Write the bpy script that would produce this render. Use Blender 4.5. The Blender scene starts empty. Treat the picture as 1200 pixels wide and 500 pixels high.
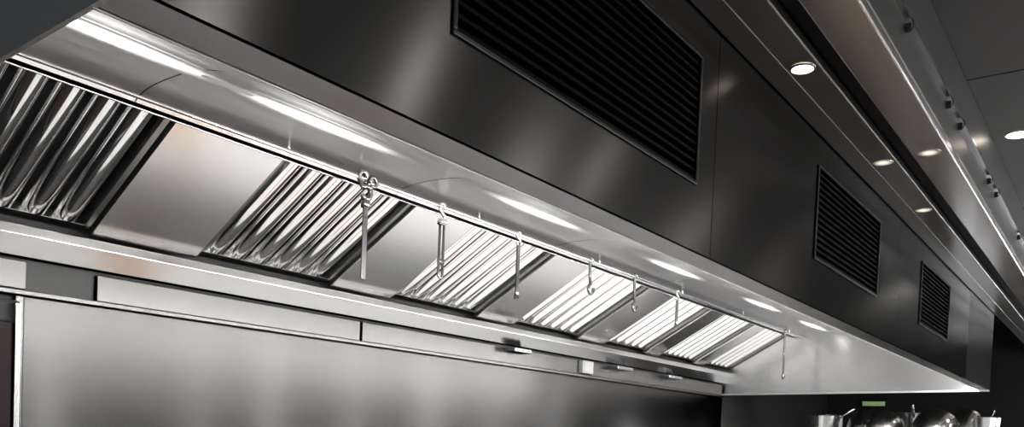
import bpy, math, random, bmesh
from math import sin, cos, pi, radians
from mathutils import Vector, Matrix
random.seed(4)
scene=bpy.context.scene
COL=scene.collection
try:
    scene.view_settings.view_transform='Standard'
except Exception: pass

# ------------------------------------------------------------------ materials
def new_mat(name):
    m=bpy.data.materials.new(name); m.use_nodes=True
    nt=m.node_tree; b=nt.nodes['Principled BSDF']
    return m,nt,b
def steel(name,base=(.62,.61,.6),rough=.28,aniso=0.0,tan=(0,0,1),grain=(1,60,60),gamt=.02,cloud=.02,bump=0.0,cvar=.04,edge=None):
    m,nt,b=new_mat(name)
    N=nt.nodes; L=nt.links
    b.inputs['Metallic'].default_value=1
    if edge is not None: b.inputs['Specular Tint'].default_value=(edge,edge,edge,1)
    tc=N.new('ShaderNodeTexCoord'); mp=N.new('ShaderNodeMapping'); mp.inputs['Scale'].default_value=grain
    L.new(tc.outputs['Object'],mp.inputs['Vector'])
    n=N.new('ShaderNodeTexNoise'); n.inputs['Scale'].default_value=6; n.inputs['Detail'].default_value=4
    L.new(mp.outputs['Vector'],n.inputs['Vector'])
    n2=N.new('ShaderNodeTexNoise'); n2.inputs['Scale'].default_value=2.2; n2.inputs['Detail'].default_value=1
    L.new(tc.outputs['Object'],n2.inputs['Vector'])
    r1=N.new('ShaderNodeMapRange'); r1.inputs['To Min'].default_value=rough-gamt*.5; r1.inputs['To Max'].default_value=rough+gamt*.5
    L.new(n.outputs['Fac'],r1.inputs['Value'])
    r2=N.new('ShaderNodeMapRange'); r2.inputs['To Min'].default_value=-cloud; r2.inputs['To Max'].default_value=cloud
    L.new(n2.outputs['Fac'],r2.inputs['Value'])
    ad=N.new('ShaderNodeMath'); ad.operation='ADD'; ad.use_clamp=True
    L.new(r1.outputs[0],ad.inputs[0]); L.new(r2.outputs[0],ad.inputs[1]); L.new(ad.outputs[0],b.inputs['Roughness'])
    mx=N.new('ShaderNodeMixRGB'); mx.inputs[1].default_value=(*[c*(1-cvar) for c in base],1); mx.inputs[2].default_value=(*base,1)
    L.new(n.outputs['Fac'],mx.inputs[0]); L.new(mx.outputs[0],b.inputs['Base Color'])
    if aniso>0:
        b.inputs['Anisotropic'].default_value=aniso
        c=N.new('ShaderNodeCombineXYZ')
        for i in range(3): c.inputs[i].default_value=tan[i]
        L.new(c.outputs[0],b.inputs['Tangent'])
    if bump>0:
        bp=N.new('ShaderNodeBump'); bp.inputs['Strength'].default_value=bump; bp.inputs['Distance'].default_value=.01
        L.new(n2.outputs['Fac'],bp.inputs['Height']); L.new(bp.outputs[0],b.inputs['Normal'])
    return m
def plain(name,col,rough=.5,metal=0,noise=.15,scale=8,spec=.5):
    m,nt,b=new_mat(name); N=nt.nodes; L=nt.links
    b.inputs['Roughness'].default_value=rough; b.inputs['Metallic'].default_value=metal
    b.inputs['Specular IOR Level'].default_value=spec
    tc=N.new('ShaderNodeTexCoord'); n=N.new('ShaderNodeTexNoise'); n.inputs['Scale'].default_value=scale; n.inputs['Detail'].default_value=4
    L.new(tc.outputs['Object'],n.inputs['Vector'])
    mx=N.new('ShaderNodeMixRGB'); mx.inputs[1].default_value=(*[c*(1-noise) for c in col],1); mx.inputs[2].default_value=(*[min(1,c*(1+noise)) for c in col],1)
    L.new(n.outputs['Fac'],mx.inputs[0]); L.new(mx.outputs[0],b.inputs['Base Color'])
    return m
def emit(name,col,s):
    m,nt,b=new_mat(name)
    b.inputs['Base Color'].default_value=(*col,1)
    b.inputs['Emission Color'].default_value=(*col,1); b.inputs['Emission Strength'].default_value=s
    return m
def luminous(name,col,s,radx,rady,pw,base,rough):  # steel with a glow painted in, fading toward the edge
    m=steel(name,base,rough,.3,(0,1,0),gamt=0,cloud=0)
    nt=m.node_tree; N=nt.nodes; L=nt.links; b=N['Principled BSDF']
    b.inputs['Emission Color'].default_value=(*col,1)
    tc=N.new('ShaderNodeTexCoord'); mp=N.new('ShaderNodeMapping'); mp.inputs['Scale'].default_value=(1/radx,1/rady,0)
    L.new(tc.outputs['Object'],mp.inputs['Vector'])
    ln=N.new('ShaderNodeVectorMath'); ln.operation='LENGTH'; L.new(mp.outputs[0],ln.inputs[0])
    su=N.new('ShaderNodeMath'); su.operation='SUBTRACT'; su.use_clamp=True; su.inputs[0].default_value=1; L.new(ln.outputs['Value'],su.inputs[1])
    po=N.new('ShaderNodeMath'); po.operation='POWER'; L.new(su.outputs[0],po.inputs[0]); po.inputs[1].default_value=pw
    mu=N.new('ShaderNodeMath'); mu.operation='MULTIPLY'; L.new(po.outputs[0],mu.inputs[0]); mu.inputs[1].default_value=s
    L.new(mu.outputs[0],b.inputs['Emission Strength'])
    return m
def tile_mat(name,c1,c2,scale,rough):
    m,nt,b=new_mat(name); N=nt.nodes; L=nt.links
    tc=N.new('ShaderNodeTexCoord'); br=N.new('ShaderNodeTexBrick'); br.offset=0
    br.inputs['Scale'].default_value=scale; br.inputs['Color1'].default_value=(*c1,1); br.inputs['Color2'].default_value=(*c1,1)
    br.inputs['Mortar'].default_value=(*c2,1); br.inputs['Mortar Size'].default_value=.02
    br.inputs['Brick Width'].default_value=.5; br.inputs['Row Height'].default_value=.5
    L.new(tc.outputs['Object'],br.inputs['Vector']); L.new(br.outputs['Color'],b.inputs['Base Color'])
    b.inputs['Roughness'].default_value=rough
    return m

SL=(0,.871,-.491)
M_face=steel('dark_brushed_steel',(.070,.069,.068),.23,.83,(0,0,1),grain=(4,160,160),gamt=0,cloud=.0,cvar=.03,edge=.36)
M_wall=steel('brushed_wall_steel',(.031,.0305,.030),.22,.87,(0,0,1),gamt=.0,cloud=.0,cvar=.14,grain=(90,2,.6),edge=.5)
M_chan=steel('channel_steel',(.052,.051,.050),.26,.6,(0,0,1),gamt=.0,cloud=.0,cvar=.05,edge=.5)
M_blank=steel('satin_panel_steel',(.95,.945,.935),.22,.3,SL)
M_in=steel('interior_steel',(.95,.945,.94),.28,.4,(1,0,0),gamt=0,cloud=0)
M_lip=steel('folded_lip_steel',(.62,.615,.61),.3,.3,(0,1,0))
M_flange=steel('lip_flange_steel',(.27,.268,.265),.26,.3,(0,1,0),gamt=0,cloud=0)
M_gut=steel('gutter_steel',(.34,.335,.33),.22,.4,(0,0,1))
M_bowl=steel('bowl_steel',(.55,.545,.53),.22,0)
M_end=steel('end_panel_steel',(.74,.735,.73),.24,.7,(0,0,1),gamt=0,cloud=0,cvar=.03)
M_endout=steel('outer_end_steel',(.30,.298,.292),.5,.2,(0,0,1),grain=(60,1,60),gamt=0,cloud=0)
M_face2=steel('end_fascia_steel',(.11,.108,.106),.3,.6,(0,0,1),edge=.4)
M_baf=steel('polished_baffle_steel',(.985,.98,.97),.08,0,grain=(60,2,2),gamt=.02,cloud=.02,cvar=.01)
M_frame=steel('filter_frame_steel',(.26,.26,.255),.25,0)
M_dark=plain('dark_void',(.006,.006,.007),.8,spec=.1)
M_recess=plain('recess_shade_paint',(.012,.012,.012),.5,spec=.2)
M_vent=plain('black_louver_paint',(.0028,.0028,.0028),.6,0,spec=.03)
M_vframe=steel('vent_frame_steel',(.05,.049,.048),.32,0,edge=.5)
M_chrome=steel('chrome_steel',(.8,.8,.79),.15,0)
M_darkrod=steel('dark_rod_steel',(.20,.20,.205),.25,0)
M_ceil=steel('ceiling_panel_steel',(.42,.413,.405),.30,.4,(1,0,0),gamt=0,cloud=0,edge=.8)
M_ceil2=steel('ceiling_panel_bright_steel',(.66,.65,.64),.26,.4,(1,0,0),gamt=0,cloud=0)
M_bulk=steel('bulkhead_steel',(.24,.237,.233),.34,.3,(0,0,1),gamt=0,cloud=0,edge=.7)
M_upper=plain('dark_ceiling_paint',(.015,.0145,.0145),.5,spec=.3)
M_floor=tile_mat('floor_tile',(.20,.155,.115),(.08,.07,.06),1.6,.3)
M_wallp=tile_mat('wall_tile',(.14,.135,.13),(.1,.1,.1),2.0,.4)
M_wdark=plain('dark_wall_paint',(.013,.0127,.0127),.6,spec=.15)
M_coveglow=luminous('cove_glow_steel',(1,.99,.97),10,.38,.06,2.6,(.95,.945,.94),.28)
M_tube=emit('fill_tube_glow',(1,.99,.98),340)
M_down=emit('downlight_lens',(1,.88,.70),9)
M_glint=luminous('painted_glint_steel',(1,.88,.72),1.8,.034,.034,1.4,(.4,.39,.38),.3)
M_down2=emit('room_downlight_lens',(1,.96,.9),85)
M_down3=emit('streak_spot_lens',(1,.95,.88),230)
M_pane=emit('bright_light_pane',(.97,.98,1),6)
M_streak=emit('narrow_streak_pane',(.98,.99,1),48)
M_endstreak=emit('end_streak_pane',(.97,.98,1),30)
M_winb=emit('blue_window_pane',(.50,.72,1),8)
M_white=plain('pale_plastic',(.2,.2,.195),.4)
M_green=emit('green_sign_face',(.5,.66,.28),.11)
M_glass=plain('dark_door_glass',(.006,.003,.0035),.5,spec=.05)
M_black=plain('black_enamel',(.012,.012,.013),.5,spec=.1)
M_clip=plain('dark_clip_paint',(.012,.012,.012),.6,spec=.2)
M_stone=plain('pale_worktop',(.89,.885,.875),.4)
M_wood=plain('warm_board_wood',(.55,.34,.20),.5)
M_bench=steel('bench_steel',(.50,.495,.49),.4,0)

# ------------------------------------------------------------------ mesh helpers
WP={}
def mk(name,verts,faces,mat,parent=None,smooth=False,bevel=0,origin=None,label=None):
    vs=[Vector(v) for v in verts]
    if origin is None:
        lo=Vector([min(v[i] for v in vs) for i in range(3)]); hi=Vector([max(v[i] for v in vs) for i in range(3)])
        c=(lo+hi)/2
    else: c=Vector(origin)
    me=bpy.data.meshes.new(name); me.from_pydata([v-c for v in vs],[],faces); me.update()
    me.materials.append(mat)
    o=bpy.data.objects.new(name,me); COL.objects.link(o)
    bm=bmesh.new(); bm.from_mesh(me); bmesh.ops.recalc_face_normals(bm,faces=bm.faces); bm.to_mesh(me); bm.free()
    if smooth:
        for p in me.polygons: p.use_smooth=True
    p=Vector((0,0,0))
    if parent is not None:
        o.parent=parent; p=WP[parent.name]
    o.location=c-p; WP[o.name]=c
    if bevel:
        b=o.modifiers.new('bevel','BEVEL'); b.width=bevel; b.segments=2; b.limit_method='ANGLE'
    if label: o['label']=label
    return o
def empty(name,loc,label,cat,group=None,parent=None):
    o=bpy.data.objects.new(name,None); COL.objects.link(o); o.location=loc; o.empty_display_size=.05
    WP[o.name]=Vector(loc); tag(o,label,cat,group)
    return o
def tag(o,label,cat,group=None):
    o['label']=label; o['category']=cat
    if group: o['group']=group
def struct(o): o['kind']='structure'; return o
class G:
    def __init__(s): s.v=[]; s.f=[]
    def add(s,v,f):
        n=len(s.v); s.v+= [tuple(x) for x in v]; s.f+=[tuple(i+n for i in q) for q in f]
    def hexa(s,p):
        s.add(p,[(0,1,2,3),(4,5,6,7),(0,1,5,4),(1,2,6,5),(2,3,7,6),(3,0,4,7)])
    def box(s,a,b):
        x0,y0,z0=a;x1,y1,z1=b
        s.hexa([(x0,y0,z0),(x1,y0,z0),(x1,y1,z0),(x0,y1,z0),(x0,y0,z1),(x1,y0,z1),(x1,y1,z1),(x0,y1,z1)])
    def prism(s,prof,x0,x1):
        n=len(prof)
        v=[(x0,y,z) for y,z in prof]+[(x1,y,z) for y,z in prof]
        f=[tuple(range(n)),tuple(range(n,2*n))]+[(i,(i+1)%n,n+(i+1)%n,n+i) for i in range(n)]
        s.add(v,f)
    def tube(s,path,r,seg=10):
        path=[Vector(p) for p in path]; n=len(path); rings=[]
        t0=(path[1]-path[0]).normalized()
        ref=Vector((0,0,1)) if abs(t0.z)<.9 else Vector((1,0,0))
        u=t0.cross(ref).normalized()
        for i,p in enumerate(path):
            t=(path[min(i+1,n-1)]-path[max(i-1,0)]).normalized()
            u=(u-t*u.dot(t)).normalized(); w=t.cross(u)
            rr=r[i] if isinstance(r,(list,tuple)) else r
            rings.append([p+(u*cos(2*pi*k/seg)+w*sin(2*pi*k/seg))*rr for k in range(seg)])
        v=[q for R in rings for q in R]; f=[]
        for i in range(n-1):
            for k in range(seg):
                f.append((i*seg+k,i*seg+(k+1)%seg,(i+1)*seg+(k+1)%seg,(i+1)*seg+k))
        f.append(tuple(range(seg))); f.append(tuple((n-1)*seg+k for k in range(seg)))
        s.add(v,f)
    def lathe(s,c,prof,seg=40):
        n=len(prof); v=[]
        for r,z in prof:
            for k in range(seg): v.append((c[0]+r*cos(2*pi*k/seg),c[1]+r*sin(2*pi*k/seg),c[2]+z))
        f=[(i*seg+k,i*seg+(k+1)%seg,(i+1)*seg+(k+1)%seg,(i+1)*seg+k) for i in range(n-1) for k in range(seg)]
        f.append(tuple(range(seg))); f.append(tuple((n-1)*seg+k for k in range(seg)))
        s.add(v,f)
    def mk(s,name,mat,parent=None,**k): return mk(name,s.v,s.f,mat,parent,**k)
def box(name,a,b,mat,parent=None,**k):
    g=G(); g.box(a,b); return g.mk(name,mat,parent,**k)

# ------------------------------------------------------------------ dimensions
X0,XE=.423,6.40
YF=.80; ZB=.415; ZT=.915
YT,ZI=2.16,.832
YL,ZL=2.646,.558
YW=2.70
FLOOR=-1.6
YB=-2.6

# ------------------------------------------------------------------ room
struct(box('floor',(-4,YB,FLOOR-.1),(9.3,YW+.1,FLOOR),M_floor))
struct(box('wall_back',(-4,YW,FLOOR),(9.3,YW+.1,1.35),M_wdark))
struct(box('wall_front',(-4,YB-.1,FLOOR),(9.3,YB,1.35),M_wallp))
struct(box('wall_left',(-4.1,YB-.1,FLOOR),(-4,YW+.1,1.35),M_wallp))
struct(box('wall_right',(9.3,YB-.1,FLOOR),(9.4,YW+.1,1.35),M_wdark))
wn=1
for x,hw,m in [(-2.4,.5,M_pane),(-.4,.5,M_pane),(1.5,.2,M_pane),(3.55,.04,M_streak),(5.1,.025,M_streak),(6.0,.045,M_streak),(7.3,.04,M_streak),(8.7,.08,M_streak)]:  # unseen glowing panes added for room light and splashback streaks
    g=G(); g.box((x-hw,YB+.001,-.9),(x+hw,YB+.02,.6)); o=struct(g.mk('light_pane_%d'%wn,m)); wn+=1
for y,m in [(-1.7,M_pane),(.2,M_winb),(1.7,M_pane)]:
    g=G(); g.box((-3.999,y-.45,-.9),(-3.98,y+.45,.9)); o=struct(g.mk('light_pane_%d'%wn,m)); wn+=1
for y,hw in [(-1.9,.06),(-.9,.10),(.25,.07)]:  # unseen bright strips added to lighten the splashback's far end
    g=G(); g.box((9.28,y-hw,-.9),(9.299,y+hw,.3)); o=struct(g.mk('light_pane_%d'%wn,M_endstreak)); wn+=1
g=G(); g.box((-4,YB,1.2),(3.055,.5,1.25)); g.box((3.065,YB,1.2),(6.3,.5,1.25)); g.box((6.31,YB,1.2),(9.3,.5,1.25)); g.box((-4,YB,1.215),(9.3,.5,1.26))
g.box((-4,.5,1.25),(9.3,YW,1.3))
struct(g.mk('ceiling',M_upper))
struct(box('trim_1',(-4,.735,ZT+.002),(9.3,.797,ZT+.02),M_ceil,bevel=.003))
struct(box('trim_8',(-4,.655,ZT-.004),(9.3,.732,ZT+.02),M_ceil,bevel=.003))
struct(box('trim_2',(-4,.60,ZT+.03),(9.3,.66,ZT+.04),M_dark))
struct(box('trim_3',(-4,.50,ZT-.004),(9.3,.605,ZT+.02),M_ceil2,bevel=.004))
struct(box('ceiling_bulkhead',(-4,.50,ZT+.021),(9.3,.52,1.2),M_bulk,bevel=.003))  # vertical ceiling bulkhead, the step up to the dark ceiling
struct(box('trim_5',(-4,.488,1.035),(9.3,.4995,1.045),M_darkrod))
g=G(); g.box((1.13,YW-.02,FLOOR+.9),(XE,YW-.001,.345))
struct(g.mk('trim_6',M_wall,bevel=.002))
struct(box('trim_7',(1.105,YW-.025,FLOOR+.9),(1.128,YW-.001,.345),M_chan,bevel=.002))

# ------------------------------------------------------------------ hood
hood=empty('exhaust_hood',((X0+XE)/2,1.7,ZB),'long brushed stainless steel kitchen exhaust hood mounted above the cooking line','exhaust hood')
seams=[X0,1.80,3.62,5.40,XE]
vents=[(.90,1.70),(2.55,3.29),(4.07,4.75),None]
VZ0,VZ1=.563,.826
for i in range(4):
    a=seams[i]+(.0015 if i else 0); b=seams[i+1]-(.0015 if i<3 else 0)
    g=G(); v=vents[i]
    if v:
        g.box((a,YF,ZB),(v[0],YF+.015,ZT)); g.box((v[1],YF,ZB),(b,YF+.015,ZT))
        g.box((v[0],YF,ZB),(v[1],YF+.015,VZ0)); g.box((v[0],YF,VZ1),(v[1],YF+.015,ZT))
    else: g.box((a,YF,ZB),(b,YF+.015,ZT))
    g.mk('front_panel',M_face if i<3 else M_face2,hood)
    if i: box('seam_backing',(seams[i]-.02,YF+.016,ZB+.01),(seams[i]+.02,YF+.02,ZT-.005),M_dark,hood)
    if v:
        g=G(); t=.008
        x0,x1=v
        for (p,q) in [((x0-t,YF-.005,VZ0-t),(x1+t,YF-.0005,VZ0)),((x0-t,YF-.005,VZ1),(x1+t,YF-.0005,VZ1+t)),((x0-t,YF-.005,VZ0),(x0,YF-.0005,VZ1)),((x1,YF-.005,VZ0),(x1+t,YF-.0005,VZ1))]:
            g.box(p,q)
        fr=g.mk('louvered_vent',M_vframe,hood,bevel=.0015,label='dark horizontal louvered vent grille with steel frame')
        g=G(); n=14; h=(VZ1-VZ0)/n
        for k in range(n):
            z=VZ0+k*h
            g.hexa([(x0,YF+.001,z+.003),(x1,YF+.001,z+.003),(x1,YF+.004,z+.003),(x0,YF+.004,z+.003),
                    (x0,YF+.001,z+.009),(x1,YF+.001,z+.009),(x1,YF+.004,z+.009),(x0,YF+.004,z+.009)])
            g.hexa([(x0,YF+.004,z+.006),(x1,YF+.004,z+.006),(x1,YF+.004,z+.009),(x0,YF+.004,z+.009),
                    (x0,YF+.03,z+h*.95),(x1,YF+.03,z+h*.95),(x1,YF+.03,z+h*.95+.003),(x0,YF+.03,z+h*.95+.003)])
        s=g.mk('louver_slats',M_vent,fr)
        box('vent_backing',(x0-.002,YF+.034,VZ0-.002),(x1+.002,YF+.04,VZ1+.002),M_dark,fr)
box('bottom_lip',(X0,YF,ZB-.004),(XE,YF+.062,ZB-.0005),M_flange,hood)
g=G(); g.box((X0,YF+.0625,ZB-.006),(XE,YF+.067,ZB+.018))
g.mk('lip_return',M_lip,hood,bevel=.001)
ctrl=[(YF+.03,.50),(.90,.502),(1.2,.602),(1.5,.716),(1.68,.785),(1.76,.815),(1.84,.834),(1.92,.843),(2.0,.845),(2.06,.842),(2.11,.832),(2.135,.818)]
def catmull(pts,n=5):
    out=[]
    P_=[pts[0]]+pts+[pts[-1]]
    for i in range(1,len(P_)-2):
        p0,p1,p2,p3=[Vector(q) for q in P_[i-1:i+3]]
        for k in range(n):
            t=k/n
            out.append(.5*((2*p1)+(p2-p0)*t+(2*p0-5*p1+4*p2-p3)*t*t+(3*p1-p0-3*p2+p3)*t**3))
    out.append(Vector(pts[-1])); return [(p.x,p.y) for p in out]
cove=catmull(ctrl)
def zc(y):
    for (a,b),(c,d) in zip(cove,cove[1:]):
        if a<=y<=c: return b+(d-b)*(y-a)/(c-a)
    return .85
xs=[X0+.004,1.16,2.12,3.1,4.1,5.1,XE-.004]
for i in range(6):
    a=xs[i]+(.002 if i else 0); b=xs[i+1]-.002
    v=[(x,y,z) for x in (a,b) for y,z in cove]; m=len(cove)
    f=[(j,j+1,m+j+1,m+j) for j in range(m-1)]
    o=mk('inner_cove_panel',v,f,M_in,hood,smooth=True)
    if i:
        v=[(x,y,z+.004) for x in (xs[i]-.01,xs[i]+.01) for y,z in cove]
        mk('joint_strip',v,f,M_darkrod,hood,smooth=True)
g=G()
g.box((X0+.004,YT-.026,.806),(XE-.004,YT-.018,ZI+.004))
g.box((X0+.004,YT-.018,ZI-.004),(XE-.004,YT-.002,ZI+.004))
g.mk('filter_rail',M_lip,hood,bevel=.001)
g=G()
g.prism([(YL-.012,ZL-.01),(YL-.030,ZL-.016),(YL-.034,ZL-.045),(YL-.004,ZL-.088),(YL+.004,ZL-.100),(YW-.003,ZL-.100),(YW-.003,ZL-.01)],X0+.004,XE-.004)
g.mk('grease_gutter',M_gut,hood,bevel=.002)
g=G(); pe=[(YF,ZB-.004),(YW-.002,.371),(YW-.002,ZT),(YF,ZT)]
g.prism(pe,XE-.003,XE+.003)
g.mk('end_panel',M_end,hood)
g=G(); g.prism([(YF,ZB-.012),(YW-.002,.363),(YW-.002,.375),(YF,ZB)],XE-.022,XE-.0035)
g.mk('end_trim',M_lip,hood)
g=G(); g.prism(pe,X0-.003,X0+.003); g.mk('end_panel',M_endout,hood)
box('top_panel',(X0,YF+.02,ZT-.004),(XE,YW-.002,ZT),M_face,hood)
D=Vector((0,YL-YT,ZL-ZI)); LEN=D.length; D.normalize(); NN=Vector((0,D.z,-D.y))
def P(x,s,n): return Vector((x,YT,ZI))+D*s+NN*n
def slab(g,x0,x1,s0,s1,n0,n1):
    g.hexa([P(x0,s0,n0),P(x1,s0,n0),P(x1,s1,n0),P(x0,s1,n0),P(x0,s0,n1),P(x1,s0,n1),P(x1,s1,n1),P(x0,s1,n1)])
filters=[(.70,1.30),(1.668,2.265),(2.605,3.195),(3.50,4.13),(4.43,4.96),(5.17,5.72),(5.90,6.385)]
g=G(); slab(g,X0+.004,XE-.004,.0,LEN-.01,-.075,-.07); g.mk('plenum_backing',M_dark,hood)
edges=[X0+.006]+[e for f in filters for e in f]
for i in range(0,len(edges)-1,2):
    a,b=edges[i],edges[i+1]
    g=G(); slab(g,a+.003,b-.003,.004,LEN-.006,-.045,.004)
    g.mk('blank_panel',M_blank,hood,bevel=.001)
for x in (.95,1.56,2.62,3.80,5.0,6.01):  # glow patches in the cove steel, imitating soft highlights
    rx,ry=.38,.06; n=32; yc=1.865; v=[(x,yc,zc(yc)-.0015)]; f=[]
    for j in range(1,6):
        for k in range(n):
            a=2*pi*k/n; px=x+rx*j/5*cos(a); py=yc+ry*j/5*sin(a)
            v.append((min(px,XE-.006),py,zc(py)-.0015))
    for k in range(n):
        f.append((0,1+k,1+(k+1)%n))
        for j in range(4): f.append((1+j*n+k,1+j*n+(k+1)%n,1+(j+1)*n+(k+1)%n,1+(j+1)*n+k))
    mk('cove_glow',v,f,M_coveglow,hood,smooth=True,origin=(x,yc,zc(yc)),label='frosted oblong highlight painted as glow on the cove steel')
for x in (.92,1.9,2.88,3.86,4.84,5.82):  # hidden tubes added to light the bench, filters and panels
    g=G(); g.tube([(x-.485,.915,.463),(x+.485,.915,.463)],.010,10); t=g.mk('hidden_fill_tube',M_tube,hood,label='slim unseen fill light tube added behind the lip')

# ------------------------------------------------------------------ baffle filters
def baffle_filter(x0,x1,nr):
    c=P((x0+x1)/2,LEN/2,-.03)
    e=empty('baffle_filter',c,'shiny stainless steel baffle grease filter slotted into the hood','grease filter','baffle filters in the hood')
    a,b=x0+.006,x1-.006; t=.018; s0,s1=.006,LEN-.012
    g=G()
    slab(g,a,b,s0,s0+.012,-.055,-.006); slab(g,a,b,s1-t,s1,-.055,-.012)
    slab(g,a,a+t*.6,s0+.012,s1-t,-.055,-.008); slab(g,b-t,b,s0+.012,s1-t,-.055,-.008)
    g.mk('filter_frame',M_frame,e,bevel=.001)
    g=G(); slab(g,a+.01,b-.018,s0+.012,s1-t,-.062,-.057); g.mk('rear_baffle',M_dark,e)
    ia,ib=a+t*.6+.004,b-t-.004; pitch=(ib-ia)/nr; r=pitch*.41
    first=None
    for k in range(nr):
        cx=ia+pitch*(k+.5)
        if first is None:
            seg=24; cols=[]
            for s in (s0+.013,(s0+s1)/2,s1-t-.001):
                row=[]
                for j in range(seg+1):
                    th=pi*j/seg
                    row.append(P(cx-r*cos(th),s,-.052+.042*(sin(th)**.88 if 0<j<seg else 0)))
                cols.append(row)
            v=[p for row in cols for p in row]; m=seg+1
            f=[(i*m+j,i*m+j+1,(i+1)*m+j+1,(i+1)*m+j) for i in range(len(cols)-1) for j in range(seg)]
            first=mk('baffle_rib',v,f,M_baf,e,smooth=True)
        else:
            o=first.copy(); COL.objects.link(o); o.parent=e; o.location=first.location+Vector((pitch*k,0,0))
    return e
for (a,b),n in zip(filters,[6,6,6,6,5,6,5]): baffle_filter(a,b,n)

# ------------------------------------------------------------------ hanger rail and hooks
YR,ZR=2.065,.808
rail=G(); rail.tube([(X0+.01,YR,ZR),(XE-.01,YR,ZR)],.005,10)
for x in (.7,1.6,2.5,3.4,4.3,5.2,6.1): rail.tube([(x,YR,ZR),(x,YR,zc(YR)-.002)],.004,8)
o=rail.mk('hanger_rail',M_chrome,smooth=True); tag(o,'thin steel hanger rail running beneath the hood interior','rail')
GRP='utensils hanging from the hood rail'
def arc(cx,cz,r,a0,a1,n=12,y=None):
    y=YR if y is None else y
    return [(cx+r*cos(radians(a0+(a1-a0)*k/n)),y,cz+r*sin(radians(a0+(a1-a0)*k/n))) for k in range(n+1)]
def shook(g,x,z,r,drop,rad):
    path=arc(x,z,r,-20,180,12)+[(x-r,YR,z-drop*.4)]+[(x+r*.2,YR,z-drop*.6)]+arc(x,z-drop,r*1.1,60,-170,12)
    g.tube(path,rad,8)
def hang(x,L,kind,mat=None):
    g=G()
    if kind=='clevis':
        g.tube(arc(x,ZR+.002,.018,-70,200,14,YR)+[(x-.012,YR-.008,ZR-.025)]+arc(x+.002,ZR-.048,.020,140,-150,14,YR-.014),.0085,8)
        g.tube(arc(x+.026,ZR-.010,.015,200,-120,14,YR-.02)+[(x+.008,YR-.018,ZR-.04)],.0065,8)
        g.lathe((x,YR-.014,ZR-.085),[(.004,-.016),(.015,-.010),(.015,.010),(.004,.016)],16)
        hk=g.mk('hanging_utensil',M_darkrod,None,smooth=True,origin=(x,YR,ZR))
        g=G(); g.box((x-.010,YR-.017,ZR-L),(x+.010,YR-.011,ZR-.10)); g.tube([(x,YR-.014,ZR-.09),(x,YR-.014,ZR-.13)],.009,8)
        g.mk('handle',M_darkrod,hk,bevel=.002); tag(hk,'dark flat-handled utensil hanging from a double-curled steel hook','utensil')
    elif kind=='loop':
        shook(g,x,ZR,.012,.04,.006)
        g.lathe((x,YR,ZR-.055),[(.004,-.01),(.018,-.007),(.018,.007),(.004,.01)],16)
        hk=g.mk('hanging_utensil',M_chrome,None,smooth=True,origin=(x,YR,ZR))
        g=G(); r=.011
        path=[(x-r,YR,ZR-.065)]+[(x-r,YR,ZR-L+.02)]+arc(x,ZR-L+.015,r,180,360,10)+[(x+r,YR,ZR-.065)]
        g.tube(path,.005,8); g.box((x-.014,YR-.005,ZR-L+.055),(x+.014,YR+.005,ZR-L+.072))
        g.mk('wire_loop',M_darkrod,hk,smooth=True); tag(hk,'long wire-loop utensil hanging from a steel hook','utensil')
    elif kind=='rod':
        shook(g,x,ZR,.011,.03,.0055)
        hk=g.mk('hanging_utensil',M_chrome,None,smooth=True,origin=(x,YR,ZR))
        g=G(); g.tube([(x,YR,ZR-.035),(x,YR,ZR-.05),(x,YR,ZR-L+.03),(x,YR,ZR-L)],[.006,.008,.008,.011],8)
        g.mk('handle',M_darkrod,hk,smooth=True); tag(hk,'slim dark rod utensil hanging from a small steel hook','utensil')
    else:
        path=arc(x,ZR,.011,-10,180,10)+[(x-.008,YR,ZR-L*.5),(x,YR,ZR-L+.04)]+arc(x+.004,ZR-L+.022,.022,130,380,12)
        g.tube(path,.0075,8)
        hk=g.mk('hanging_hook',mat or M_darkrod,None,smooth=True,origin=(x,YR,ZR)); tag(hk,'bare curled steel hook hanging from the hood rail','hook')
    hk['group']=GRP
for x,L,k in [(1.90,.33,'clevis'),(2.29,.26,'loop'),(2.76,.26,'rod'),(3.33,.15,'hook'),(3.76,.17,'hook'),(4.24,.19,'rod'),(6.02,.34,'hook')]: hang(x,L,k)

# ------------------------------------------------------------------ service channel below the gutter
def channel(x0,x1,ytop,z0=.362,z1=.446,label='brushed steel service channel cover below the hood gutter'):
    g=G(); g.box((x0,ytop,z0),(x1,YW-.003,z1))
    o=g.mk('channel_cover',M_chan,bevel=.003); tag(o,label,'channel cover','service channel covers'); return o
channel(.43,1.125,2.655)
channel(1.345,2.47,2.672); channel(2.485,4.22,2.672); channel(4.36,6.36,2.672)
o=box('recess_shade_block',(1.13,YW-.012,.362),(1.34,YW-.003,.452),M_recess); tag(o,'dark block painted as recess shade between two channel covers','recess')  # dark block in the gap stands in for the recess's shade
o=box('channel_ledge',(.43,2.652,.346),(6.36,YW-.003,.360),M_chan,bevel=.002); tag(o,'long thin steel ledge above the splashback','ledge')
def fitting(x,w,h,mat,lab,z=.40):
    g=G(); g.box((x-w/2,2.60,z),(x+w/2,2.670,z+h))
    o=g.mk('wall_fitting',mat,bevel=.004); g=G(); g.tube([(x-w*.3,2.598,z+h*.5),(x+w*.3,2.598,z+h*.5)],.003,8); g.mk('clip',M_chrome,o)
    tag(o,lab,'bracket','fittings on the channel')
fitting(3.56,.15,.022,M_gut,'small flat steel bracket on the channel cover',.42)
o=box('junction_box',(4.23,2.65,.37),(4.35,YW-.004,.445),M_white,bevel=.004); tag(o,'small pale junction box between channel covers','junction box')
g=G(); g.box((4.245,2.647,.38),(4.335,2.65,.435)); g.mk('lid',M_white,o)
fitting(4.66,.2,.022,M_darkrod,'small dark steel bracket on the channel cover',.42)
fitting(5.38,.2,.022,M_darkrod,'small dark steel bracket on the channel cover',.42)

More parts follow.
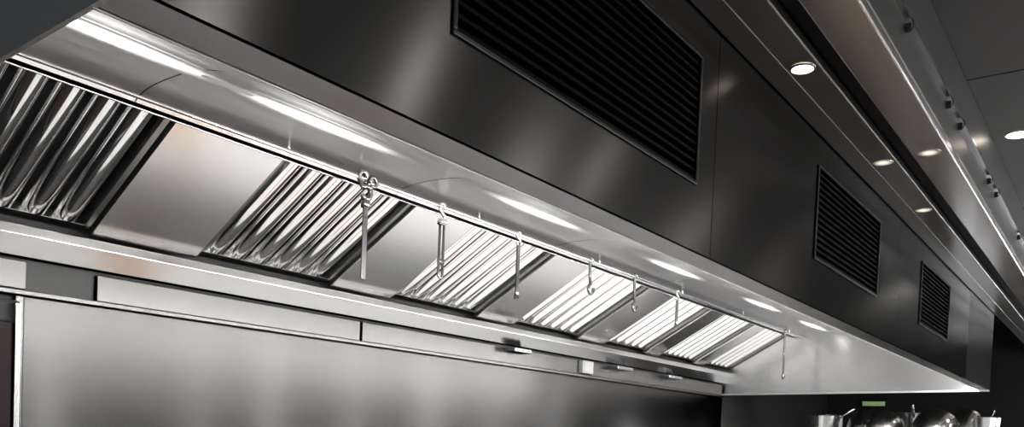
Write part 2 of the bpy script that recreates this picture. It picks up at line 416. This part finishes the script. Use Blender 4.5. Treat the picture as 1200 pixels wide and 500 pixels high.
# ------------------------------------------------------------------ downlights and painted glints
def downlight(x,y,z,r,mat,lab,grp,rim=True):  # also draws the glint discs painted on the steel strips
    g=G(); g.lathe((x,y,z),[(r*1.2,-.0005),(r*1.15,-.003),(r,-.004),(r,-.002)] if rim else [(r*1.03,-.0004),(r*1.02,-.001),(r,-.001),(r,-.0008)],28)
    g.f=g.f[:-2]
    o=g.mk('downlight_or_glint',M_darkrod if rim else M_ceil2,smooth=False,origin=(x,y,z)); tag(o,lab,'ceiling light',grp)
    zz=z-.003 if rim else z-.0009
    v=[(x+r*cos(2*pi*k/28),y+r*sin(2*pi*k/28),zz) for k in range(28)]
    mk('lens_or_glint',v,[tuple(range(28))],mat,o,origin=(x,y,zz))
downlight(2.05,.695,ZT-.004,.026,M_down,'small round recessed downlight in a steel ceiling strip','strip downlights')
for x,y in [(2.86,.695),(3.5,.695)]: downlight(x,y,ZT-.004,.030,M_glint,'soft dim glint painted on a steel ceiling strip','strip downlights',False)  # painted spots of reflected light on the strip, not lamps
downlight(2.83,.555,ZT-.004,.034,M_glint,'soft dim glint painted on a steel ceiling strip','strip downlights',False)  # another reflected spot painted as glow on the steel
downlight(3.67,.415,1.2,.040,M_down,'round unseen downlight added to light the cookware','room downlights')
downlight(6.9,.1,1.2,.06,M_down2,'round unseen downlight added to light the cookware','room downlights')  # out-of-view lamp added to brighten the cookware
for x in (2.1,3.3,4.4,5.6): downlight(x,-.45,1.2,.03,M_down3,'round unseen downlight added to light the cookware','room downlights')  # unseen spots added so the fascia reflects vertical streaks
for y in (-1.0,-2.1):
    for x in (-2,-.2,1.6,3.4,5.2,7.0): downlight(x,y,1.2,.09,M_down2,'round unseen downlight added to light the cookware','room downlights')
for x in (2.2,2.75,2.95,3.6,3.8,4.6):
    g=G(); z=1.02
    g.tube([(x,.487,z+.018),(x,.483,z+.013),(x,.483,z-.005),(x,.487,z-.010)],.0016,8); g.box((x-.003,.487,z-.013),(x+.003,.4995,z+.008))
    o=g.mk('cable_clip',M_clip); tag(o,'small dark clip fixed on the ceiling bulkhead','clip','bulkhead clips')

# ------------------------------------------------------------------ things beyond the hood end and below
ov=empty('combi_oven',(.6,2.45,FLOOR),'tall dark combi oven standing against the wall beside the splashback','oven')
box('body',(.2,2.42,FLOOR+.1),(1.015,2.66,.30),M_black,ov,bevel=.01)
dr=box('door',(.22,2.395,FLOOR+.3),(.984,2.418,.24),M_glass,ov,bevel=.006)
g=G(); g.tube([(.30,2.35,-.9),(.30,2.35,-.1)],.012); g.tube([(.30,2.35,-.85),(.30,2.396,-.85)],.008); g.tube([(.30,2.35,-.15),(.30,2.396,-.15)],.008); g.mk('handle',M_chrome,dr,smooth=True)
box('door_trim',(.989,2.392,FLOOR+.3),(1.003,2.418,.29),M_gut,ov,bevel=.003)
for x in (.3,.9):
    for y in (2.46,2.6):
        g=G(); g.tube([(x,y,FLOOR),(x,y,FLOOR+.1)],.02); g.mk('foot',M_chrome,ov)
be=empty('cooking_bench',(3.7,2.1,FLOOR),'long pale-topped cooking bench standing along the splashback','bench')
box('worktop',(1.1,1.6,-.75),(6.8,2.66,-.70),M_stone,be,bevel=.004)
box('undershelf',(1.25,1.75,-1.3),(6.25,2.6,-1.27),M_bench,be)
for x in (1.3,2.9,4.6,6.2):
    for y in (1.76,2.58):
        g=G(); g.tube([(x,y,FLOOR),(x,y,-.75)],.022); g.mk('leg',M_chrome,be,smooth=True)
o=box('reflection_board',(2.04,1.75,-.699),(2.26,2.5,-.675),M_wood,bevel=.006); tag(o,'unseen wooden board added on the bench for warm reflections','chopping board')  # unseen board added to put warm reflections in the ribs
SZ=.115
sh=empty('storage_rack',(7.3,1.5,FLOOR),'stainless storage rack holding stacked cookware past the hood','rack')
box('shelf',(6.8,.75,SZ-.025),(7.65,2.4,SZ),M_bench,sh)
box('shelf',(6.8,.75,-.9),(7.65,2.4,-.875),M_bench,sh)
for x in (6.82,7.63):
    for y in (.78,2.37):
        g=G(); g.tube([(x,y,FLOOR),(x,y,SZ-.026)],.016); g.mk('post',M_chrome,sh,smooth=True)
def bowl(x,y,r,h,z=SZ+.001):
    g=G(); pr=[(r*1.04,0),(r*1.04,.006),(r,.01)]+[(r*cos(a),.01+(h-.01)*sin(a)) for a in [pi/2*k/9 for k in range(1,9)]]+[(r*.12,h),(.001,h)]
    g.lathe((x,y,z),pr,48); o=g.mk('mixing_bowl',M_bowl,smooth=True,origin=(x,y,z)); tag(o,'upturned shiny stainless mixing bowl on the rack','bowl','cookware on the rack')
def pot(x,y,r,h,z=SZ+.001):
    g=G(); g.lathe((x,y,z),[(r*.95,0),(r,.01),(r,h),(r*1.03,h+.004),(r*.97,h+.006),(r*.97,.012),(.001,.012)],48)
    e=g.mk('stock_pot',M_bench,smooth=False,origin=(x,y,z)); tag(e,'stainless stock pot with lid on the rack','pot','cookware on the rack')
    g=G(); g.lathe((x,y,z),[(r*1.04,h+.008),(r*1.03,h+.014),(r*.6,h+.03),(.001,h+.036)],48); g.mk('lid',M_chrome,e,smooth=True)
    g=G(); g.tube([(x,y-.04,z+h+.032),(x,y-.03,z+h+.055),(x,y+.03,z+h+.055),(x,y+.04,z+h+.032)],.006); g.mk('lid_handle',M_black,e)
def pan(x,y,r,h,dx,dy,z=SZ+.001,hl=.20):
    g=G(); g.lathe((x,y,z),[(r*.8,0),(r*.86,.008),(r,h),(r*1.02,h+.003),(r*.98,h),(r*.84,.012),(.001,.012)],48)
    e=g.mk('saucepan',M_bowl,smooth=False,origin=(x,y,z)); tag(e,'steel saucepan with an angled long handle on the rack','pan','cookware on the rack')
    g=G(); g.tube([(x+dx*r*1.0,y+dy*r*1.0,z+h*.8),(x+dx*(r+.05),y+dy*(r+.05),z+h*.9+.02),(x+dx*(r+hl),y+dy*(r+hl),z+h+.06)],[.007,.009,.011]); g.mk('handle',M_chrome,e,smooth=True)
pot(7.42,2.15,.13,.13); pan(6.99,2.05,.13,.12,-.3,-.95,hl=.14); bowl(7.02,1.60,.16,.19); bowl(7.36,1.80,.16,.22); pan(7.44,1.44,.14,.17,-.98,-.05,hl=.12); bowl(7.0,1.22,.17,.20); bowl(7.42,1.08,.16,.22); pan(6.97,.88,.09,.13,.98,-.1,hl=.12)
sg=box('exit_light',(9.26,2.08,.415),(9.298,2.34,.49),M_black,bevel=.004); tag(sg,'small pale green illuminated sign on the dark wall','sign')
box('sign_face',(9.25,2.10,.43),(9.262,2.32,.475),M_green,sg)

# ------------------------------------------------------------------ world + camera
w=bpy.data.worlds.new('world'); scene.world=w; w.use_nodes=True
w.node_tree.nodes['Background'].inputs[0].default_value=(.5,.55,.6,1); w.node_tree.nodes['Background'].inputs[1].default_value=.3
cam=bpy.data.cameras.new('camera'); co=bpy.data.objects.new('camera',cam); COL.objects.link(co)
r=Vector((.59752,-.80082,.04078)); d=Vector((-.00274,-.0529,-.9986)); f=Vector((.80185,.59657,-.0338))
co.matrix_world=Matrix((( r.x,-d.x,-f.x,0),(r.y,-d.y,-f.y,0),(r.z,-d.z,-f.z,0),(0,0,0,1)))
cam.sensor_width=36; cam.sensor_fit='HORIZONTAL'; cam.lens=978.67*36/1200; cam.shift_y=289.37/1200; cam.clip_start=.01
scene.camera=co
